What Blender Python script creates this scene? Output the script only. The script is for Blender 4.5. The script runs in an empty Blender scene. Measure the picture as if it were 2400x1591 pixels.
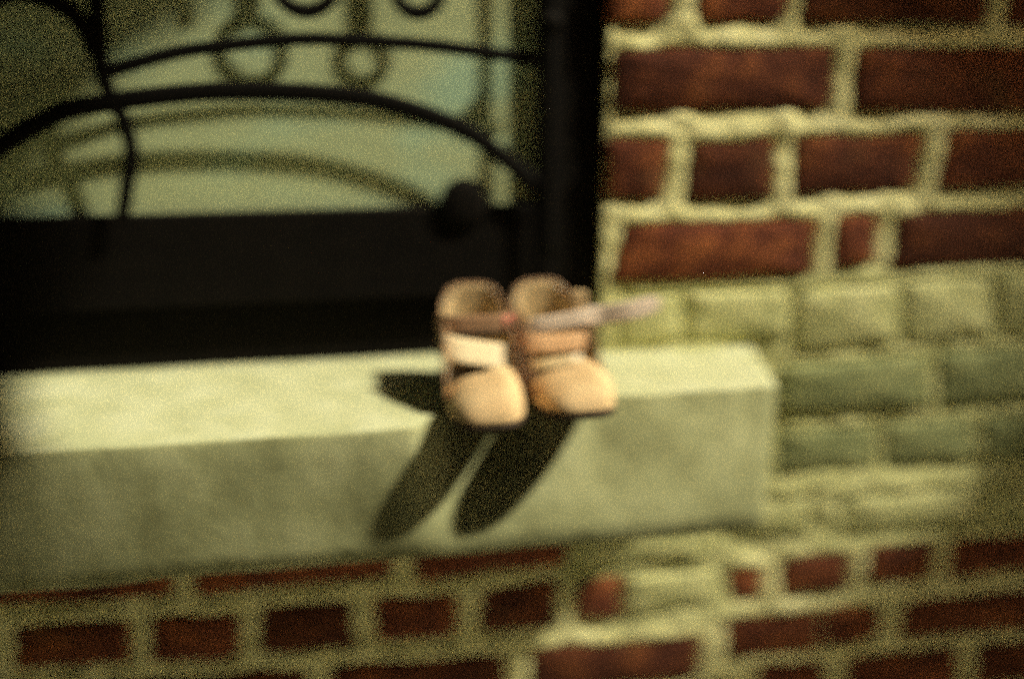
import bpy, bmesh, math, random
import numpy as np
from mathutils import Vector, Matrix, noise
random.seed(7); np.random.seed(7)
S = bpy.context.scene; COL = S.collection

# ------------------------------------------------------------------ camera, sky, sun, exposure
cam_d = bpy.data.cameras.new('camera'); cam = bpy.data.objects.new('camera', cam_d); COL.objects.link(cam)
YAW, PITCH = math.radians(10), math.radians(16.8)
fw = Vector((math.sin(YAW)*math.cos(PITCH), math.cos(YAW)*math.cos(PITCH), -math.sin(PITCH)))
cam.location = (-.2591, -.943, .3075)
cam.rotation_euler = fw.to_track_quat('-Z', 'Y').to_euler()
cam_d.sensor_width = 36; cam_d.lens = 35; cam_d.clip_start = .02; cam_d.clip_end = 200
cam_d.dof.use_dof = True; cam_d.dof.focus_distance = .66; cam_d.dof.aperture_fstop = 1.25
cam_d.dof.aperture_ratio = .65
S.camera = cam
S.cycles.use_denoising = False; S.cycles.adaptive_threshold = .07; S.cycles.adaptive_min_samples = 16   # keeps some film-like grain
S.view_settings.view_transform = 'Standard'; S.view_settings.look = 'None'
S.view_settings.exposure = .28; S.view_settings.gamma = 1; S.view_settings.use_curve_mapping = False
TO_SUN = Vector((.84, -.27, 1.0)).normalized()
EL = math.asin(TO_SUN.z); AZ = math.atan2(TO_SUN.x, TO_SUN.y)
world = bpy.data.worlds.new('World'); S.world = world; world.use_nodes = True
wn = world.node_tree.nodes; wl = world.node_tree.links
bg = wn['Background']; sky = wn.new('ShaderNodeTexSky'); sky.sky_type = 'NISHITA'; sky.sun_disc = False
sky.sun_elevation = EL; sky.sun_rotation = AZ; sky.dust_density = 6; sky.air_density = 1.5
cast = wn.new('ShaderNodeMix'); cast.data_type = 'RGBA'; cast.blend_type = 'MULTIPLY'
cast.inputs[0].default_value = 1; cast.inputs[7].default_value = (1, .82, .5, 1)   # the film's yellow cast on the whole sky
wl.new(sky.outputs[0], cast.inputs[6]); wl.new(cast.outputs[2], bg.inputs[0]); bg.inputs[1].default_value = .11
sun_d = bpy.data.lights.new('sun', 'SUN'); sun = bpy.data.objects.new('sun', sun_d); COL.objects.link(sun)
sun_d.energy = 5.0; sun_d.angle = math.radians(2.0); sun_d.color = (1, .95, .70)
sun.rotation_euler = TO_SUN.to_track_quat('Z', 'Y').to_euler()

# ------------------------------------------------------------------ helpers
def lk(o, parent=None):
    COL.objects.link(o)
    if parent: o.parent = parent
    return o
def thing(name, label, cat, group=None, loc=(0, 0, 0), rz=0):
    o = bpy.data.objects.new(name, None); o.empty_display_size = .05
    lk(o); o.location = loc; o.rotation_euler = (0, 0, rz)
    o['label'] = label; o['category'] = cat
    if group: o['group'] = group
    return o
def mesh(name, vs, fs, mat=None, parent=None, smooth=True):
    me = bpy.data.meshes.new(name); me.from_pydata([tuple(v) for v in vs], [], fs); me.update()
    if smooth and len(me.polygons): me.polygons.foreach_set('use_smooth', [True]*len(me.polygons))
    if mat: me.materials.append(mat)
    return lk(bpy.data.objects.new(name, me), parent)
def from_bm(name, bm, mat, parent=None, smooth=True, bevel=0):
    bmesh.ops.recalc_face_normals(bm, faces=bm.faces)
    me = bpy.data.meshes.new(name); bm.to_mesh(me); bm.free()
    if smooth and len(me.polygons): me.polygons.foreach_set('use_smooth', [True]*len(me.polygons))
    me.materials.append(mat)
    o = lk(bpy.data.objects.new(name, me), parent)
    return o
def box(name, x0, x1, y0, y1, z0, z1, mat, parent=None, bev=.003):
    bm = bmesh.new(); bmesh.ops.create_cube(bm, size=1)
    for v in bm.verts:
        v.co = ((x0+x1)/2+v.co.x*(x1-x0), (y0+y1)/2+v.co.y*(y1-y0), (z0+z1)/2+v.co.z*(z1-z0))
    if bev: bmesh.ops.bevel(bm, geom=bm.edges[:], offset=bev, segments=2, affect='EDGES', profile=.6)
    return from_bm(name, bm, mat, parent, smooth=False)
def catmull(P, n=8, closed=False):
    P = [Vector(p) for p in P]; out = []; N = len(P)
    for i in range(N if closed else N-1):
        a, b, c, d = (P[(i-1) % N], P[i], P[(i+1) % N], P[(i+2) % N]) if closed else (P[max(i-1, 0)], P[i], P[i+1], P[min(i+2, N-1)])
        for k in range(n):
            t = k/n
            out.append(.5*((2*b)+(c-a)*t+(2*a-5*b+4*c-d)*t*t+(3*b-a-3*c+d)*t**3))
    if not closed: out.append(P[-1])
    return out
def tube(name, P, r, mat, parent=None, closed=False, flat=1.0, seg=10):
    """round bar along P; flat squeezes it in y (hammered iron)"""
    N = len(P); vs = []; fs = []
    for i, p in enumerate(P):
        t = (P[(i+1) % N]-P[i-1]) if closed else (P[min(i+1, N-1)]-P[max(i-1, 0)])
        t.normalize(); yv = Vector((0, 1, 0)); nrm = t.cross(yv).normalized(); b = nrm.cross(t)
        rr = r(i/(N-1)) if callable(r) else r
        for k in range(seg):
            a = 2*math.pi*k/seg
            vs.append(p+nrm*rr*math.cos(a)+b*rr*flat*math.sin(a))
    for i in range(N if closed else N-1):
        for k in range(seg):
            a, b_ = i*seg+k, i*seg+(k+1) % seg; c, d = ((i+1) % N)*seg+(k+1) % seg, ((i+1) % N)*seg+k
            fs.append((a, b_, c, d))
    if not closed: fs += [tuple(range(seg))[::-1], tuple(range((N-1)*seg, N*seg))]
    return mesh(name, vs, fs, mat, parent)

# ------------------------------------------------------------------ materials
def principled(name, color, rough=.8, spec=.3):
    m = bpy.data.materials.new(name); m.use_nodes = True; b = m.node_tree.nodes['Principled BSDF']
    b.inputs['Base Color'].default_value = (*color, 1); b.inputs['Roughness'].default_value = rough
    b.inputs['Specular IOR Level'].default_value = spec
    return m, m.node_tree.nodes, m.node_tree.links, b
def noise_tex(n, l, scale, detail=5, rough=.6, vec=None, stretch=None):
    t = n.new('ShaderNodeTexNoise'); t.inputs['Scale'].default_value = scale
    t.inputs['Detail'].default_value = detail; t.inputs['Roughness'].default_value = rough
    g = n.new('ShaderNodeNewGeometry'); mp = n.new('ShaderNodeMapping'); l.new(g.outputs['Position'], mp.inputs[0])
    if stretch: mp.inputs['Scale'].default_value = stretch
    l.new(mp.outputs[0], t.inputs['Vector'])
    return t
def ramp(n, l, src, stops):
    r = n.new('ShaderNodeValToRGB'); e = r.color_ramp.elements
    while len(e) < len(stops): e.new(.5)
    for el, (p, c) in zip(e, stops): el.position = p; el.color = (*c, 1)
    l.new(src, r.inputs[0]); return r
def bump(n, l, b, src, dist, strength=1):
    bp = n.new('ShaderNodeBump'); bp.inputs['Distance'].default_value = dist; bp.inputs['Strength'].default_value = strength
    l.new(src, bp.inputs['Height'])
    if b.inputs['Normal'].is_linked: l.new(b.inputs['Normal'].links[0].from_socket, bp.inputs['Normal'])
    l.new(bp.outputs[0], b.inputs['Normal'])
def rough_mat(name, c0, c1, c2, s1=18, s2=160, bd=.0015, rough=.85, stretch=None, sc=3.):
    m, n, l, b = principled(name, c1, rough)
    t = noise_tex(n, l, s1, 6, .65, stretch=stretch); r = ramp(n, l, t.outputs[0], [(.3, c0), (.5, c1), (.7, c2)])
    l.new(r.outputs[0], b.inputs['Base Color'])
    bump(n, l, b, t.outputs[0], bd*sc); t2 = noise_tex(n, l, s2, 3, .6); bump(n, l, b, t2.outputs[0], bd*.5)
    return m
M = {}
M['stone'] = rough_mat('shaded_tone_stone', (.18, .18, .085), (.31, .315, .165), (.42, .42, .24), 15, 120, .0008, stretch=(1, 1, .8))  # sill front: weaker light on it put into a darker colour
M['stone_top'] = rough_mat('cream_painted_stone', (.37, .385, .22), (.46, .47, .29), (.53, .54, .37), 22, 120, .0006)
M['paint'] = rough_mat('cream_masonry_paint', (.38, .39, .17), (.56, .55, .27), (.68, .66, .36), 30, 150, .0012)
M['iron'] = principled('black_iron', (.004, .003, .0028), .7, .1)[0]
M['black_wood'] = rough_mat('black_painted_timber', (.003, .002, .0018), (.005, .0035, .003), (.007, .005, .004), 40, 300, .0003, .8)
M['black_wood'].node_tree.nodes['Principled BSDF'].inputs['Specular IOR Level'].default_value = .12
# brick: colour shifts from brick to brick (object random) and inside each
def brick_mat():
    m, n, l, b = principled('red_brick', (.1, .03, .015), .9, .2)
    t = noise_tex(n, l, 26, 6, .7)
    r = ramp(n, l, t.outputs[0], [(.3, (.055, .015, .010)), (.5, (.13, .036, .018)), (.66, (.30, .095, .033))])
    oi = n.new('ShaderNodeObjectInfo'); hs = n.new('ShaderNodeHueSaturation')
    mr = n.new('ShaderNodeMapRange'); mr.inputs[3].default_value = .65; mr.inputs[4].default_value = 1.35
    l.new(oi.outputs['Random'], mr.inputs[0]); l.new(mr.outputs[0], hs.inputs['Value']); l.new(r.outputs[0], hs.inputs['Color'])
    # lime smears left on the face
    t3 = noise_tex(n, l, 14, 4, .6); r3 = ramp(n, l, t3.outputs[0], [(.60, (0, 0, 0)), (.74, (.35, .35, .35))])
    mx = n.new('ShaderNodeMix'); mx.data_type = 'RGBA'; l.new(r3.outputs[0], mx.inputs[0])
    l.new(hs.outputs[0], mx.inputs[6]); mx.inputs[7].default_value = (.26, .17, .07, 1)
    l.new(mx.outputs[2], b.inputs['Base Color'])
    bump(n, l, b, t.outputs[0], .005); t2 = noise_tex(n, l, 200, 3, .6); bump(n, l, b, t2.outputs[0], .0012)
    return m
M['brick'] = brick_mat()
def mortar_mat():
    m, n, l, b = principled('lime_mortar', (.5, .5, .2), .95, .15)
    t = noise_tex(n, l, 24, 6, .65)
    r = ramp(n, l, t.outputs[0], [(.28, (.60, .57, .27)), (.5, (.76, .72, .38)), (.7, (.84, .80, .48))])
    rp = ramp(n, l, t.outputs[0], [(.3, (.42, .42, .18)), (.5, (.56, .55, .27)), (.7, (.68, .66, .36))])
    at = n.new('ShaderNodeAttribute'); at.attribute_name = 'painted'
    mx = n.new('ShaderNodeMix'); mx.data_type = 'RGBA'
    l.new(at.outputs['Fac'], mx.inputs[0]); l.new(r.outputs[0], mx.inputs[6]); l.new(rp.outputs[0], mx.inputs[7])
    l.new(mx.outputs[2], b.inputs['Base Color'])
    bump(n, l, b, t.outputs[0], .004); t2 = noise_tex(n, l, 220, 3, .6); bump(n, l, b, t2.outputs[0], .0012)
    return m
M['mortar'] = mortar_mat()
def pane_mat():
    m, n, l, b = principled('frosted_glass', (.46, .56, .30), .42, .4)
    t = noise_tex(n, l, 5, 3, .5, stretch=(1, 1, 1.6))
    r = ramp(n, l, t.outputs[0], [(.3, (.48, .52, .29)), (.50, (.54, .61, .36)), (.64, (.48, .66, .47))])
    l.new(r.outputs[0], b.inputs['Base Color'])
    t2 = noise_tex(n, l, 260, 2, .5); bump(n, l, b, t2.outputs[0], .0006)
    return m
M['pane'] = pane_mat()
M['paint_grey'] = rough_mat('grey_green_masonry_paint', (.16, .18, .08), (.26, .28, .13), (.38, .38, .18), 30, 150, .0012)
M['leather'] = rough_mat('peach_leather', (.62, .42, .22), (.70, .485, .27), (.74, .54, .32), 30, 500, .0002, .8)
M['band'] = rough_mat('pink_brown_leather', (.24, .135, .08), (.32, .185, .11), (.38, .23, .14), 30, 500, .0002, .55)
M['band2'] = rough_mat('tan_leather', (.55, .32, .17), (.62, .37, .20), (.68, .42, .24), 30, 500, .0002, .55)
M['cream'] = rough_mat('cream_leather', (.66, .51, .32), (.72, .57, .37), (.76, .62, .42), 30, 500, .0002, .5)
M['tape'] = rough_mat('pale_pink_strap', (.50, .40, .33), (.56, .45, .38), (.62, .50, .42), 30, 500, .0002, .6)
M['lining'] = principled('tan_leather_lining', (.56, .42, .24), .3, .5)[0]
M['insole'] = principled('dark_insole', (.03, .018, .010), .7)[0]
M['sole'] = principled('dark_brown_rubber', (.035, .02, .012), .7)[0]
M['pink'] = principled('pink_woven_label', (.75, .16, .15), .7)[0]
M['ground'] = rough_mat('pale_bounce_paving', (.56, .54, .43), (.64, .62, .50), (.70, .68, .56), 6, 90, .001)  # kept pale so the sunlit patch bounces light up the wall
M['blocker_dark'] = rough_mat('dark_blocker_wall', (.03, .026, .022), (.04, .035, .03), (.05, .045, .04), 3, 60, .002)  # dark tone of the added wall that cuts ambient light
M['opaque'] = rough_mat('gobo_black', (.01, .009, .008), (.013, .011, .01), (.016, .014, .012), 20, 200, .0005)  # flat black for the added sun blocker overhead

# ------------------------------------------------------------------ brick wall
B=[
(0, 0, [(-3, 378), (62, 379), (51, 323), (-1, 323)]),
(0, 0, [(84, 379), (176, 380), (170, 325), (85, 325)]),
(0, 0, [(198, 380), (382, 383), (386, 322), (187, 324)]),
(1, 0, [(4, 295), (226, 300), (228, 242), (6, 244)]),
(1, 0, [(252, 296), (476, 298), (484, 238), (251, 241)]),
(2, 0, [(0, 213), (62, 214), (53, 156), (2, 159)]),
(2, 0, [(87, 208), (168, 214), (172, 154), (80, 156)]),
(2, 0, [(192, 213), (335, 217), (326, 160), (194, 157)]),
(2, 0, [(360, 218), (490, 219), (500, 162), (354, 158)]),
(3, 0, [(20, 132), (221, 130), (221, 74), (6, 75)]),
(3, 0, [(244, 131), (288, 134), (291, 84), (245, 77)]),
(3, 0, [(314, 131), (504, 138), (515, 79), (312, 76)]),
(4, 1, [(18, 56), (80, 58), (85, 11), (20, 9)]),
(4, 1, [(90, 59), (196, 58), (203, 8), (90, 11)]),
(4, 1, [(208, 55), (321, 58), (328, -3), (214, -8)]),
(4, 1, [(330, 60), (429, 61), (440, -3), (337, -4)]),
(4, 1, [(440, 62), (558, 64), (570, -1), (450, -3)]),
(5, 1, [(196, -27), (364, -23), (370, -80), (201, -78)]),
(5, 1, [(382, -22), (505, -21), (516, -81), (388, -81)]),
(6, 1, [(200, -101), (313, -104), (313, -150), (202, -149)]),
(6, 1, [(326, -101), (429, -101), (438, -151), (330, -150)]),
(6, 1, [(445, -102), (533, -102), (542, -152), (452, -152)]),
(7, 1, [(151, -179), (249, -184), (239, -224), (151, -222)]),
(7, 1, [(278, -188), (450, -184), (457, -229), (294, -230)]),
(7, 1, [(464, -184), (548, -185), (555, -229), (473, -230)]),
(7, 1, [(-22, -201), (124, -195), (127, -245), (-22, -244)]),
(7, 0, [(-624, -182), (-438, -186), (-445, -233), (-630, -226)]),
(7, 0, [(-420, -188), (-218, -188), (-224, -233), (-423, -236)]),
(7, 0, [(-202, -189), (-29, -189), (-34, -238), (-193, -242)]),
(8, 0, [(-597, -252), (-489, -257), (-494, -306), (-603, -301)]),
(8, 0, [(-467, -258), (-382, -263), (-386, -313), (-472, -309)]),
(8, 0, [(-358, -258), (-266, -259), (-263, -315), (-363, -311)]),
(8, 0, [(-243, -259), (-152, -262), (-154, -313), (-241, -311)]),
(8, 0, [(-127, -261), (-40, -258), (-44, -314), (-129, -312)]),
(8, 0, [(-20, -261), (28, -260), (29, -313), (-23, -308)]),
(8, 1, [(37, -263), (141, -262), (143, -302), (40, -310)]),
(8, 0, [(153, -261), (196, -268), (195, -303), (158, -304)]),
(8, 0, [(220, -258), (300, -258), (302, -305), (217, -303)]),
(8, 0, [(325, -254), (409, -255), (411, -300), (324, -298)]),
(8, 0, [(431, -253), (559, -253), (568, -302), (430, -301)]),
(9, 0, [(-645, -324), (-534, -329), (-540, -379), (-652, -376)]),
(9, 0, [(-517, -330), (-317, -337), (-320, -390), (-523, -382)]),
(9, 0, [(-291, -338), (-101, -343), (-98, -396), (-293, -390)]),
(9, 0, [(-74, -343), (125, -346), (124, -400), (-71, -396)]),
(9, 0, [(158, -332), (272, -328), (277, -381), (160, -382)]),
(9, 0, [(277, -328), (352, -329), (351, -373), (282, -381)]),
(9, 0, [(376, -328), (558, -329), (568, -384), (379, -376)]),
(10, 0, [(-136, -416), (-2, -419), (-1, -475), (-137, -470)]),
(10, 0, [(17, -415), (180, -413), (181, -470), (18, -470)]),
(10, 0, [(197, -395), (287, -398), (291, -454), (200, -451)]),
(10, 0, [(313, -396), (460, -398), (468, -457), (317, -453)]),
(10, 0, [(482, -399), (646, -405), (658, -465), (489, -458)]),
]
wall = thing('brick_wall', 'old red brick wall with thick yellowish mortar joints around the window, painted cream near the sill', 'wall')
def inset(P, d):
    c = sum((Vector(p) for p in P), Vector((0, 0)))/len(P)
    return [Vector(p)+(c-Vector(p)).normalized()*d for p in P]
def brick(corners, painted, parent, proud=0.0, vs_out=None, fs_out=None):
    """corners in mm on the wall face (top left, top right, bottom right, bottom left)"""
    C = [Vector((x/1000, z/1000)) for x, z in corners]
    out = []
    for i in range(4):                                             # rounded, slightly wavy outline
        a, b, c = C[i-1], C[i], C[(i+1) % 4]
        r = random.uniform(.004, .009)
        p = b+(a-b).normalized()*r; q = b+(c-b).normalized()*r
        out += [p, b*.7+(p+q)*.15, q]
        L = (c-b).length; k = 3 if L > .08 else 1
        q2 = b+(c-b)*(r/L); p2 = c+(b-c)*(r/L)
        nn = Vector((-(c-b).y, (c-b).x)).normalized()
        for j in range(1, k+1):
            w = .0022 if not painted else .0012
            out.append(q2.lerp(p2, j/(k+1))+nn*random.uniform(-w, w))
    cen = sum(out, Vector((0, 0)))/len(out); n = len(out)
    tx, tz = random.uniform(-.012, .012), random.uniform(-.015, .015)
    yf = -proud+random.uniform(-.0015, .0015)
    def yy(p, e): return yf+e+(p.x-cen.x)*tx+(p.y-cen.y)*tz
    vs = []
    for s, e in ((0, .030), (0, .003), (.0022, 0.0006), (.006, -.0004)):
        for p in out:
            q = p+(cen-p).normalized()*s; vs.append((q.x, yy(p, e), q.y))
    vs.append((cen.x, yf-.0008, cen.y))
    fs = []
    for k in range(3):
        for i in range(n):
            j = (i+1) % n; fs.append((k*n+i, (k+1)*n+i, (k+1)*n+j, k*n+j))
    for i in range(n): fs.append((3*n+i, 4*n, 3*n+(i+1) % n))
    if vs_out is not None:
        o = len(vs_out); vs_out += vs; fs_out += [tuple(i+o for i in f) for f in fs]; return
    o = mesh('brick', vs, fs, M[('brick', 'paint', 'paint_grey')[painted]], parent)
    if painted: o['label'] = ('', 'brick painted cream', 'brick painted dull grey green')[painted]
    return o
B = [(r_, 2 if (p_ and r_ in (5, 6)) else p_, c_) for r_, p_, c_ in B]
for row, pt, c in B: brick(c, pt, wall, proud=.003 if not pt else .004)
# the rest of the wall beyond the photograph, joined
xv, xf = [], []; gen = []
def generic(x0, x1, ztop, h, kind):
    x = x0
    while x < x1:
        w = kind if kind else random.choice((100, 215, 215))
        w = min(w, x1-x)
        if w > 35: gen.append([(x, ztop), (x+w-12, ztop), (x+w-12, ztop-h), (x, ztop-h)])
        x += w+12
rows_z = {0: 379, 1: 297, 2: 216, 3: 135, 4: 60, 5: -24, 6: -102, 7: -186, 8: -256, 9: -330, 10: -408}
right_end = {}; left_end = {}
for row, pt, c in B:
    right_end[row] = max(right_end.get(row, -999), max(p[0] for p in c)); left_end[row] = min(left_end.get(row, 999), min(p[0] for p in c))
for r, zt in rows_z.items():
    generic(right_end[r]+22, 1100, zt, 56, None)
    if r >= 7: generic(-1150, left_end[r]-120 if r < 10 else left_end[r]-20, zt, 54, None)
for k in range(1, 7):
    generic(5, 1100, 379+81*k, 58, None)
for k in range(1, 7): generic(-1150, 1100, -408-78*k, 56, None)
for k in range(-7, 12): generic(-1150, -960, 379-81*(k-5), 58, None)
for c in gen: brick(c, 0, None, .003, xv, xf)
ob = mesh('outlying_bricks', xv, xf, M['brick'], wall); ob['kind'] = 'stuff'

# mortar bed: a relief sheet, sunk at the top of each bed joint and proud at its foot
DX = .004; X0, X1, Z0, Z1 = -1.16, 1.12, -.90, .88
nx, nz = int((X1-X0)/DX)+1, int((Z1-Z0)/DX)+1
gx, gz = np.meshgrid(np.linspace(X0, X1, nx), np.linspace(Z0, Z1, nz))
mask = np.zeros(gx.shape, bool); pmask = np.zeros(gx.shape, np.float32)
def stamp(c, painted):
    P = [(x/1000, z/1000) for x, z in c]; xs = [p[0] for p in P]; zs = [p[1] for p in P]
    i0, i1 = np.searchsorted(gx[0], [min(xs), max(xs)]); j0, j1 = np.searchsorted(gz[:, 0], [min(zs), max(zs)])
    sx, sz = gx[j0:j1, i0:i1], gz[j0:j1, i0:i1]; ins = np.ones(sx.shape, bool)
    for k in range(4):
        (ax, az), (bx, bz) = P[k], P[(k+1) % 4]
        ins &= ((bx-ax)*(sz-az)-(bz-az)*(sx-ax)) < 0
    mask[j0:j1, i0:i1] |= ins
    if painted:
        a0, a1 = np.searchsorted(gx[0], [min(xs)-.02, max(xs)+.02]); b0, b1 = np.searchsorted(gz[:, 0], [min(zs)-.02, max(zs)+.02])
        pmask[b0:b1, a0:a1] = 1
for row, pt, c in B: stamp(c, pt)
for c in gen: stamp(c, 0)
def blur(a, n=1):
    for _ in range(n):
        p = np.pad(a, 1, mode='edge'); a = (p[:-2, 1:-1]+p[2:, 1:-1]+p[1:-1, :-2]+p[1:-1, 2:]+2*a)/6
    return a
def vnoise(scale, seed):
    rs = np.random.RandomState(seed); w, h = int((X1-X0)/scale)+3, int((Z1-Z0)/scale)+3
    g = rs.rand(h, w); u = (gx-X0)/scale; v = (gz-Z0)/scale; i, j = u.astype(int), v.astype(int); fu, fv = u-i, v-j
    fu, fv = fu*fu*(3-2*fu), fv*fv*(3-2*fv)
    return (g[j, i]*(1-fu)+g[j, i+1]*fu)*(1-fv)+(g[j+1, i]*(1-fu)+g[j+1, i+1]*fu)*fv-.5
BIG = 99
dn = np.full(gx.shape, BIG, float); up = np.full(gx.shape, BIG, float)
for j in range(nz): dn[j] = np.where(mask[j], 0, (dn[j-1]+1) if j else BIG)
for j in range(nz-1, -1, -1): up[j] = np.where(mask[j], 0, (up[j+1]+1) if j < nz-1 else BIG)
t = np.clip(dn/np.maximum(dn+up, 1), 0, 1); t = np.where((dn+up) > 14, .45, t)
paint = blur(pmask.astype(float), 4)
relief = (t-.45)*.011*(1-.35*paint)
hgt = -.0022+relief+vnoise(.055, 1)*.0035+vnoise(.02, 2)*.004+vnoise(.009, 3)*.003
hgt = np.where(mask, .004, hgt); hgt = blur(hgt, 2)
m0 = mask & (blur(mask.astype(float), 1) > .99)
hgt = np.where(m0, .006, hgt)
hole = (gx < -.001) & (gx > -.95) & (gz > -.128) & (gz < .80)
keep = ~hole
idx = -np.ones(gx.shape, int); idx[keep] = np.arange(keep.sum())
V = np.stack([gx[keep], hgt[keep], gz[keep]], 1)
q = np.stack([idx[:-1, :-1], idx[:-1, 1:], idx[1:, 1:], idx[1:, :-1]], -1).reshape(-1, 4); q = q[(q >= 0).all(1)]
mort = mesh('mortar', [], [], M['mortar'], wall)
me = mort.data; me.vertices.add(len(V)); me.vertices.foreach_set('co', V.astype(np.float32).ravel())
me.loops.add(len(q)*4); me.loops.foreach_set('vertex_index', q.astype(np.int32).ravel())
me.polygons.add(len(q)); me.polygons.foreach_set('loop_start', np.arange(0, len(q)*4, 4, dtype=np.int32))
me.update(); me.polygons.foreach_set('use_smooth', [True]*len(q))
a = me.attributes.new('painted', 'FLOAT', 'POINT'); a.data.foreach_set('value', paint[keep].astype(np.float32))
mort['kind'] = 'stuff'
# masonry behind the face: gives the wall its thickness and the window its reveals
box('core', .0, 1.12, .010, .30, -.90, .88, M['mortar'], wall, 0)
box('core', -1.16, -.955, .010, .30, -.90, .88, M['mortar'], wall, 0)
box('core', -.954, -.001, .010, .30, .80, .88, M['mortar'], wall, 0)
box('core', -.954, -.001, .010, .30, -.90, -.135, M['mortar'], wall, 0)

# ------------------------------------------------------------------ stone sill
def sill():
    N = 70; x0, x1 = -1.0, .160; vs = []; fs = []
    for i in range(N+1):
        x = x0+(x1-x0)*i/N
        s = min(1, max(0, (x+.200)/.022)); s = s*s*(3-2*s)
        yt = -.173+.045*s+noise.noise(Vector((x*14, 0, 1)))*.0035+noise.noise(Vector((x*60, 0, 1)))*.0015
        yb = -.178+noise.noise(Vector((x*10, 3, 1)))*.002; zb = -.121+noise.noise(Vector((x*9, 5, 1)))*.002
        yr = .040 if x < -.002 else .004
        prof = [(yr, -.004 if x < -.002 else -.004), (yr, 0), (-.03, 0), (-.09, -.0005), (yt+.006, -.0005), (yt+.0015, -.0015), (yt, -.005),
                (yt*.6+yb*.4, -.045), (yt*.2+yb*.8, -.085), (yb, zb+.006), (yb+.006, zb), (-.10, zb), (yr, zb)]
        for (y, z) in prof: vs.append((x-(max(0, (x+.2)/.36)**2)*(.026*min(1, max(0, -y/.13))+.030*min(1, -z/.12)), y, z+noise.noise(Vector((x*16, y*16, z*16)))*.0012))
    n = len(prof)
    for i in range(N):
        for k in range(n):
            a, b = i*n+k, i*n+(k+1) % n; fs.append((a, b, b+n, a+n))
    fs += [tuple(range(n))[::-1], tuple(range(N*n, N*n+n))]
    bm = bmesh.new(); bv = [bm.verts.new(v) for v in vs]
    for f in fs: bm.faces.new([bv[i] for i in f])
    bmesh.ops.subdivide_edges(bm, edges=bm.edges[:], cuts=1, use_grid_fill=True)
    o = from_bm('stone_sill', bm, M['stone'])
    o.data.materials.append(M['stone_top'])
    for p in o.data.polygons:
        if p.normal.z > .75: p.material_index = 1  # up-facing parts keep the full cream, the rest the shaded tone
    o['label'] = 'thick cream painted stone window sill carrying the pair of small shoes'; o['category'] = 'window sill'
sill()

# ------------------------------------------------------------------ window
win = thing('window', 'black framed window with greenish frosted glass behind ornamental ironwork', 'window', loc=(0, 0, 0))
box('bottom_rail', -.93, -.064, .012, .075, .062, .152, M['black_wood'], win)
box('lower_frame', -.95, -.001, .026, .080, .001, .060, M['black_wood'], win)
box('side_post', -.064, -.001, .0095, .078, .0615, .795, M['black_wood'], win)
box('side_post', -.95, -.905, .0095, .078, .0615, .795, M['black_wood'], win)
box('top_rail', -.904, -.065, .012, .075, .75, .795, M['black_wood'], win)
box('pane', -.906, -.063, .020, .025, .1505, .752, M['pane'], win, 0)

# ------------------------------------------------------------------ ironwork in front of the glass
gr = thing('iron_grille', 'black wrought iron grille of curved bars and rings in front of the frosted glass', 'window grille', loc=(0, 0, 0))
GY = .003
def P3(pts, y=GY): return catmull([(x/1000, y, z/1000) for x, z in pts], 8)
tube('arc_bar', P3([(-452, 279), (-415, 290), (-378, 298), (-313, 305), (-270, 307), (-184, 303), (-123, 296), (-50, 286)]), .0058, M['iron'], gr, flat=.2)
tube('arc_bar', P3([(-640, 120), (-594, 178), (-554, 213), (-502, 242), (-476, 250), (-427, 257), (-370, 262), (-316, 262), (-261, 259), (-213, 252), (-165, 237), (-132, 222), (-102, 200), (-55, 160)]), .0085, M['iron'], gr, flat=.2)
tube('scroll_bar', P3([(-430, 520), (-452, 440), (-452, 375), (-453, 340), (-455, 285), (-450, 259), (-441, 236), (-438, 209), (-445, 180), (-452, 150)]), .0068, M['iron'], gr, flat=.2)
tube('scroll_bar', P3([(-455, 290), (-475, 330), (-520, 345), (-560, 320), (-590, 270), (-640, 250), (-700, 300)]), .0075, M['iron'], gr, flat=.2)
tube('scroll_bar', P3([(-452, 400), (-400, 430), (-350, 420), (-330, 380)]), .0068, M['iron'], gr, flat=.2)
for cx, cz, R, r in ((-277, 358, .0275, .0062), (-178, 350, .0205, .0062)):
    tube('ring', [Vector((cx/1000+R*math.cos(a), GY, cz/1000+R*math.sin(a))) for a in [2*math.pi*k/32 for k in range(32)]], r, M['iron'], gr, closed=True, flat=.25)
tube('upright', P3([(-277, 385), (-277, 470), (-277, 560)]), .005, M['iron'], gr, flat=.8)
tube('upright', P3([(-178, 370), (-178, 470), (-178, 560)]), .005, M['iron'], gr, flat=.8)
tube('upright', P3([(-55, 100), (-56, 300), (-56, 560)], .001), .0055, M['iron'], gr, flat=.4)
tube('arc_bar', P3([(-640, 500), (-430, 545), (-277, 560), (-178, 560), (-50, 545)]), .0058, M['iron'], gr, flat=.2)
def boss(x, z, R, y):
    vs, fs, n = [], [], 28
    prof = [(1, .003), (1, -.001), (.9, -.003), (.6, -.004), (.3, -.0045)]
    for s, e in prof: vs += [(x+R*s*math.cos(2*math.pi*k/n), y+e, z+R*s*math.sin(2*math.pi*k/n)) for k in range(n)]
    for i in range(len(prof)-1): fs += [(i*n+k, i*n+(k+1) % n, (i+1)*n+(k+1) % n, (i+1)*n+k) for k in range(n)]
    fs.append(tuple(range(4*n, 5*n)))
    return mesh('boss', vs, fs, M['black_wood'], gr)
boss(-.138, .155, .024, .0105)
boss(-.056, .322, .010, -.003)

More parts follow.
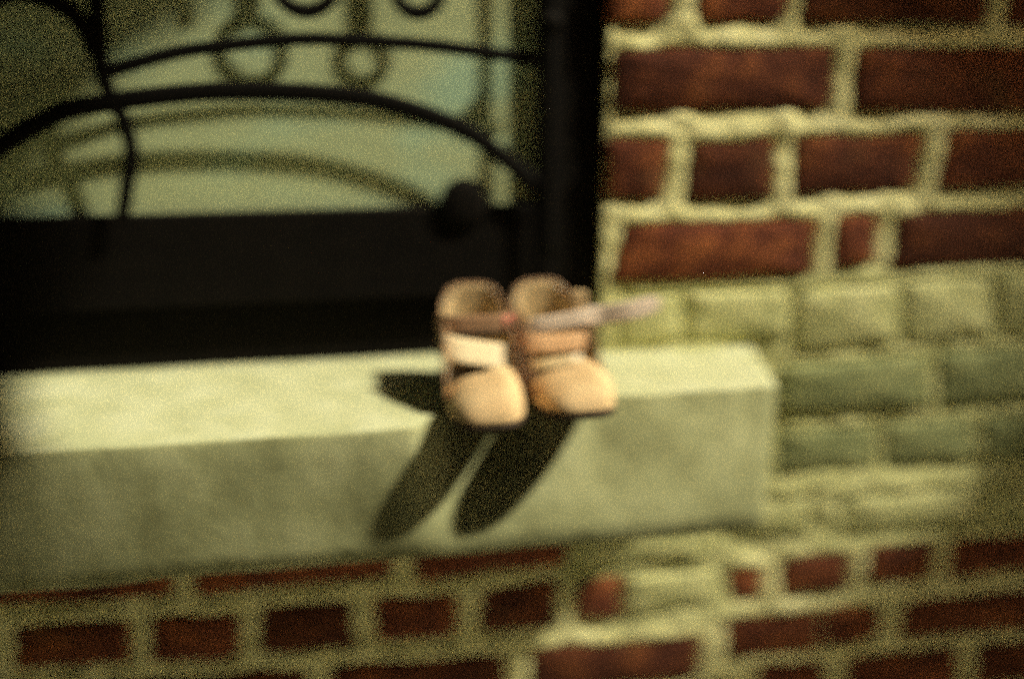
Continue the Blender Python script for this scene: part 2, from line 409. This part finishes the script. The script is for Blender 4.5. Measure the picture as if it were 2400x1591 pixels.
# ------------------------------------------------------------------ shoes
def outline(W, L, n=60):
    """sole outline, counter-clockwise seen from above, starting at the toe tip; heel at y=0"""
    key = [(0, -1.0), (.50, -.986), (.79, -.932), (.96, -.835), (1.0, -.72), (.96, -.58), (.90, -.42), (.90, -.25), (.86, -.12), (.68, -.03), (.36, -.002), (0, 0)]
    P = [Vector((x*W, y*L, 0)) for x, y in key]+[Vector((-x*W, y*L, 0)) for x, y in key[-2:0:-1]]
    return [(p.x, p.y) for p in catmull(P, 4, closed=True)]
def solid(o, th, off=-1, sub=1):
    md = o.modifiers.new('thickness', 'SOLIDIFY'); md.thickness = th; md.offset = off
    if sub: s = o.modifiers.new('smooth', 'SUBSURF'); s.levels = sub; s.render_levels = sub
    return o
def grid_mesh(name, rows, mat, parent, closed=False):
    n = len(rows[0]); vs = [v for r in rows for v in r]; fs = []
    for i in range(len(rows)-1):
        for k in range(n if closed else n-1):
            a, b = i*n+k, i*n+(k+1) % n; fs.append((a, b, b+n, a+n))
    return mesh(name, vs, fs, mat, parent)
def spring(t): return .003*max(0, (t-.70)/.30)**1.6     # the toe lifts a little
def make_shoe(label, loc, rz, undone, lift, L=.166, W=.0325):
    root = thing('child_shoe', label, 'shoe', 'pair of small shoes on the sill', loc, rz)
    def spring(t): return lift*max(0, (t-.66)/.34)**1.5
    SB = .007; O = outline(W, L); n = len(O)
    rows = []
    for s, z in ((.90, 0), (.97, .001), (1.0, .003), (1.0, SB-.001), (.97, SB)):
        rows.append([(x*s, (y+.5*L)*s-.5*L, z+spring(-y/L)) for x, y in O])
    o = grid_mesh('sole', rows, M['sole'], root, True)
    me = o.data; bm = bmesh.new(); bm.from_mesh(me); bm.verts.ensure_lookup_table()
    for i0 in (0, 4*n): bm.faces.new([bm.verts[i0+k] for k in range(n)])
    bmesh.ops.recalc_face_normals(bm, faces=bm.faces); bm.to_mesh(me); bm.free()
    grid_mesh('insole', [[(x*s, (y+.5*L)*s-.5*L, SB+.002+spring(-y/L)*.6) for x, y in O] for s in (.02, .4, .93)], M['insole'], root, True)
    # toe cap: a dome drawn over the front of the outline, open towards the foot
    front = [p for p in O if -p[1]/L > .54]
    k0 = next(i for i in range(len(front)) if front[i][0]*front[i-1][0] < -1e-4 and abs(front[i][0]-front[i-1][0]) > .9*W)
    front = front[k0:]+front[:k0]
    if front[0][0] > 0: front = front[::-1]
    nf = len(front); cy = -L*.63; H = .028; rows = []
    for j in range(13):
        ph = math.radians(90*j/12); r = math.cos(ph)**.58 if j < 12 else .02; row = []
        for i, (x, y) in enumerate(front):
            f = i/(nf-1); skew = 1                     # higher on the inner side of the throat
            back = max(0, 1-abs(f-.5)*2)
            px = x*r*.985; py = cy+(y-cy)*r-px*.12*math.sin(ph)
            row.append((px, py, SB+spring(-y/L)*(1-j/12)+H*(1+.42*px/W)*math.sin(ph)**.92))
        rows.append(row)
    cap = solid(grid_mesh('toe_cap', rows, M['leather'], root), .0018)
    # walls: heel counter, side quarters and their lining
    def hq(t, x):
        pts = [(0, .082), (.015, .079), (.04, .073), (.10, .066), (.22, .063), (.40, .061), (.48, .052), (.56, .034), (.66, .018)]
        for (a, b_), (c_, d) in zip(pts, pts[1:]):
            if t <= c_:
                k = (t-a)/(c_-a); return b_+(d-b_)*k
        return .018
    st = next(i for i in range(n) if -O[i][1]/L < .66 and -O[i-1][1]/L >= .66)
    path = []; i = st
    while -O[i % n][1]/L < .66: path.append(O[i % n]); i += 1
    def wall_rows(k_in, ztop=1.0, z0=0.0):
        rows = []
        for j in range(10):
            v = j/9; row = []
            for x, y in path:
                t = -y/L; h = hq(t, x)*ztop-z0
                sx = k_in*(1+.03*math.sin(math.pi*v)+.035*v*(t < 2))
                yy = y*(k_in if t > .3 else 1)-(1-k_in)*W*.8*max(0, 1-t/.3)-.005*v*max(0, 1-t/.25)
                row.append((x*sx, yy, SB+z0+v*h))
            rows.append(row)
        return rows
    solid(grid_mesh('heel_counter', wall_rows(1.0), M['band'], root), .0018)
    solid(grid_mesh('lining', wall_rows(.93, .985), M['lining'], root), .0010)
    tip = wall_rows(.965)[-1]
    tube('collar_edge', [Vector(p) for p in tip], .0014, M['band'], root, seg=8)
    # straps: from one side wall, round the front of the ankle, to the other
    def strap(name, y0, yf, zc, w, mat, tilt=0, x0=-1., x1=1., lean=.3, th=.0028, grow=1.10, ends=(1, 1)):
        rows = []; N = 26; y0 -= .017; yf -= .017
        for k in range(N+1):
            u = x0+(x1-x0)*k/N                                   # -1 .. 1 across
            a = u*math.pi/2; sx = math.copysign(abs(math.sin(a))**.62, u); cx = abs(math.cos(a))**.62
            X = W*.93*grow*sx; Y = y0+(yf-y0)*cx
            e = 1.0
            for side, on in ((k, ends[0]), (N-k, ends[1])):
                if on and side < 3: e = (.55, .84, .97)[side]
            rows.append([(X, Y+w*v*math.sin(lean)*cx, zc+X*tilt+w*e*v*math.cos(lean*cx)) for v in (-.5, -.25, 0, .25, .5)])
        return solid(grid_mesh(name, rows, mat, root), th)
    if not undone:
        strap('instep_strap', -.040, -.064, .0435, .0250, M['cream'], -.20, x0=-.72, x1=.98, lean=.65, grow=1.12)
        strap('strap_base', -.040, -.061, .0430, .0190, M['band'], -.15, x0=-1, x1=.2, lean=.35, grow=1.04, ends=(0, 0))
        an = strap('ankle_strap', -.030, -.046, .0640, .0200, M['band'], 0, lean=.1, grow=1.05, ends=(0, 0))
        strap('label', -.030, -.0485, .0655, .0120, M['pink'], 0, x0=.42, x1=.68, lean=.1, th=.001, grow=1.09, ends=(0, 0))
        strap('padding', -.030, -.0485, .0575, .0060, M['insole'], 0, x0=-.55, x1=.35, lean=.1, th=.001, grow=1.07, ends=(0, 0))
    else:
        strap('instep_strap', -.040, -.062, .0480, .0170, M['band2'], -.02, lean=.35, grow=1.08, ends=(0, 0))
        strap('tongue', -.046, -.066, .0320, .0120, M['lining'], .10, x0=-.8, x1=.5, lean=.7, grow=.85)
        strap('ankle_strap', -.034, -.056, .0660, .0150, M['tape'], .10, x0=-.45, x1=.95, lean=.1, grow=1.12)
        cen = catmull([(.028, -.052, .0690), (.040, -.049, .0675), (.054, -.052, .0695), (.068, -.054, .0715), (.083, -.052, .0735), (.098, -.048, .0750)], 5)
        rows = []
        for i, p in enumerate(cen):
            f = i/(len(cen)-1); w = .0090*(1 if f < .8 else 1-.45*((f-.8)/.2)**2)
            rows.append([(p.x, p.y-.017+.001*v, p.z+w*v) for v in (-1, -.5, 0, .5, 1)])
        solid(grid_mesh('loose_strap', rows, M['tape'], root), .0024)
        solid(grid_mesh('pull_tab', [[(.0200+.0125*k/3, -.051-.003*k/3+.004*j/6, .048+.040*j/6) for k in range(4)] for j in range(7)], M['leather'], root), .0025)
    return root
make_shoe('left small closed toe shoe with its cream instep strap fastened across', (-.1400, -.0420, .0008), math.radians(-2), False, .003)
make_shoe('right small shoe with its pale ankle strap undone and sticking out sideways', (-.0760, -.0390, .0008), math.radians(4), True, .007)

# ------------------------------------------------------------------ outside the frame
bm = bmesh.new(); bmesh.ops.create_grid(bm, x_segments=1, y_segments=1, size=20)
for v in bm.verts: v.co.z = -.90
g = from_bm('pavement', bm, M['ground']); g['kind'] = 'structure'

# dark wall added out of view to hold back ambient light
ow = box('blocker_wall', -8, 9, -3.5, -3.06, -.90, 5, M['blocker_dark'], None, 0)
ow['label'] = 'dark unseen wall added opposite to cut the ambient light'; ow['category'] = 'wall'
# black awning added out of view; its openings pool the sunlight and darken the edges
aw = thing('gobo', 'black canvas awning added unseen above the window, its two openings shaping the sunlight', 'gobo', loc=(0, 0, 0))
HZ = 1.0
# outline of the sunlit patch on window, sill and wall; the opening is cut up-sun of it
LIT = [(-0.297, 0.024, 0.43), (-0.344, 0.024, 0.341), (-0.384, 0.024, 0.311), (-0.436, 0.024, 0.278), (-0.491, 0.024, 0.24), (-0.523, 0.024, 0.191), (-0.522, 0.024, 0.144), (-0.567, 0.037, 0.0), (-0.532, -0.078, 0.0), (-0.493, -0.176, 0.0), (-0.485, -0.176, -0.058), (-0.462, -0.176, -0.115), (-0.413, -0.176, -0.177), (-0.2, -0.178, -0.25), (0.1, -0.178, -0.25), (0.145, 0.0, -0.369), (0.249, 0.0, -0.334), (0.342, 0.0, -0.293), (0.416, -0.0, -0.227), (0.463, 0.0, -0.133), (0.456, -0.0, -0.018), (0.425, 0.0, 0.081), (0.357, 0.0, 0.165), (0.265, 0.0, 0.254), (0.167, 0.0, 0.331), (0.074, 0.0, 0.436), (0.3, 0, 0.6), (-0.5, 0.024, 0.6)]
def up_sun(p): k = (HZ-p[2])/TO_SUN.z; return (p[0]+TO_SUN.x*k, p[1]+TO_SUN.y*k)
HOLE = [up_sun(p) for p in LIT]
HOLE2 = [up_sun((x, y, -.90)) for x, y in ((-.56, -.22), (-.56, -.90), (-.1, -1.05), (.42, -.90), (.46, -.30), (.2, -.21))]  # second opening, added to throw a sun patch on the paving for bounce
OUT = [(-3, .0), (-3, -3.0), (4, -3.0), (4, .0)]
cv = bpy.data.curves.new('gobo_sheet', 'CURVE'); cv.dimensions = '2D'; cv.fill_mode = 'BOTH'; cv.extrude = .002
for pts in (OUT, HOLE, HOLE2):
    sp = cv.splines.new('POLY'); sp.points.add(len(pts)-1); sp.use_cyclic_u = True
    for p, (x, y) in zip(sp.points, pts): p.co = (x, y, 0, 1)
tmp = bpy.data.objects.new('tmp', cv); COL.objects.link(tmp)
dg = bpy.context.evaluated_depsgraph_get(); me = bpy.data.meshes.new_from_object(tmp.evaluated_get(dg))
bpy.data.objects.remove(tmp); me.materials.clear(); me.materials.append(M['opaque'])
for v in me.vertices: v.co.z += HZ
lk(bpy.data.objects.new('gobo_sheet', me), aw)
for x in (-2.9, 3.9):
    tube('strut', [Vector((x, .01, .45)), Vector((x, -2.98, HZ-.01))], .012, M['iron'], aw)
tube('front_rail', [Vector((-3, -2.99, HZ-.014)), Vector((4, -2.99, HZ-.014))], .012, M['iron'], aw)
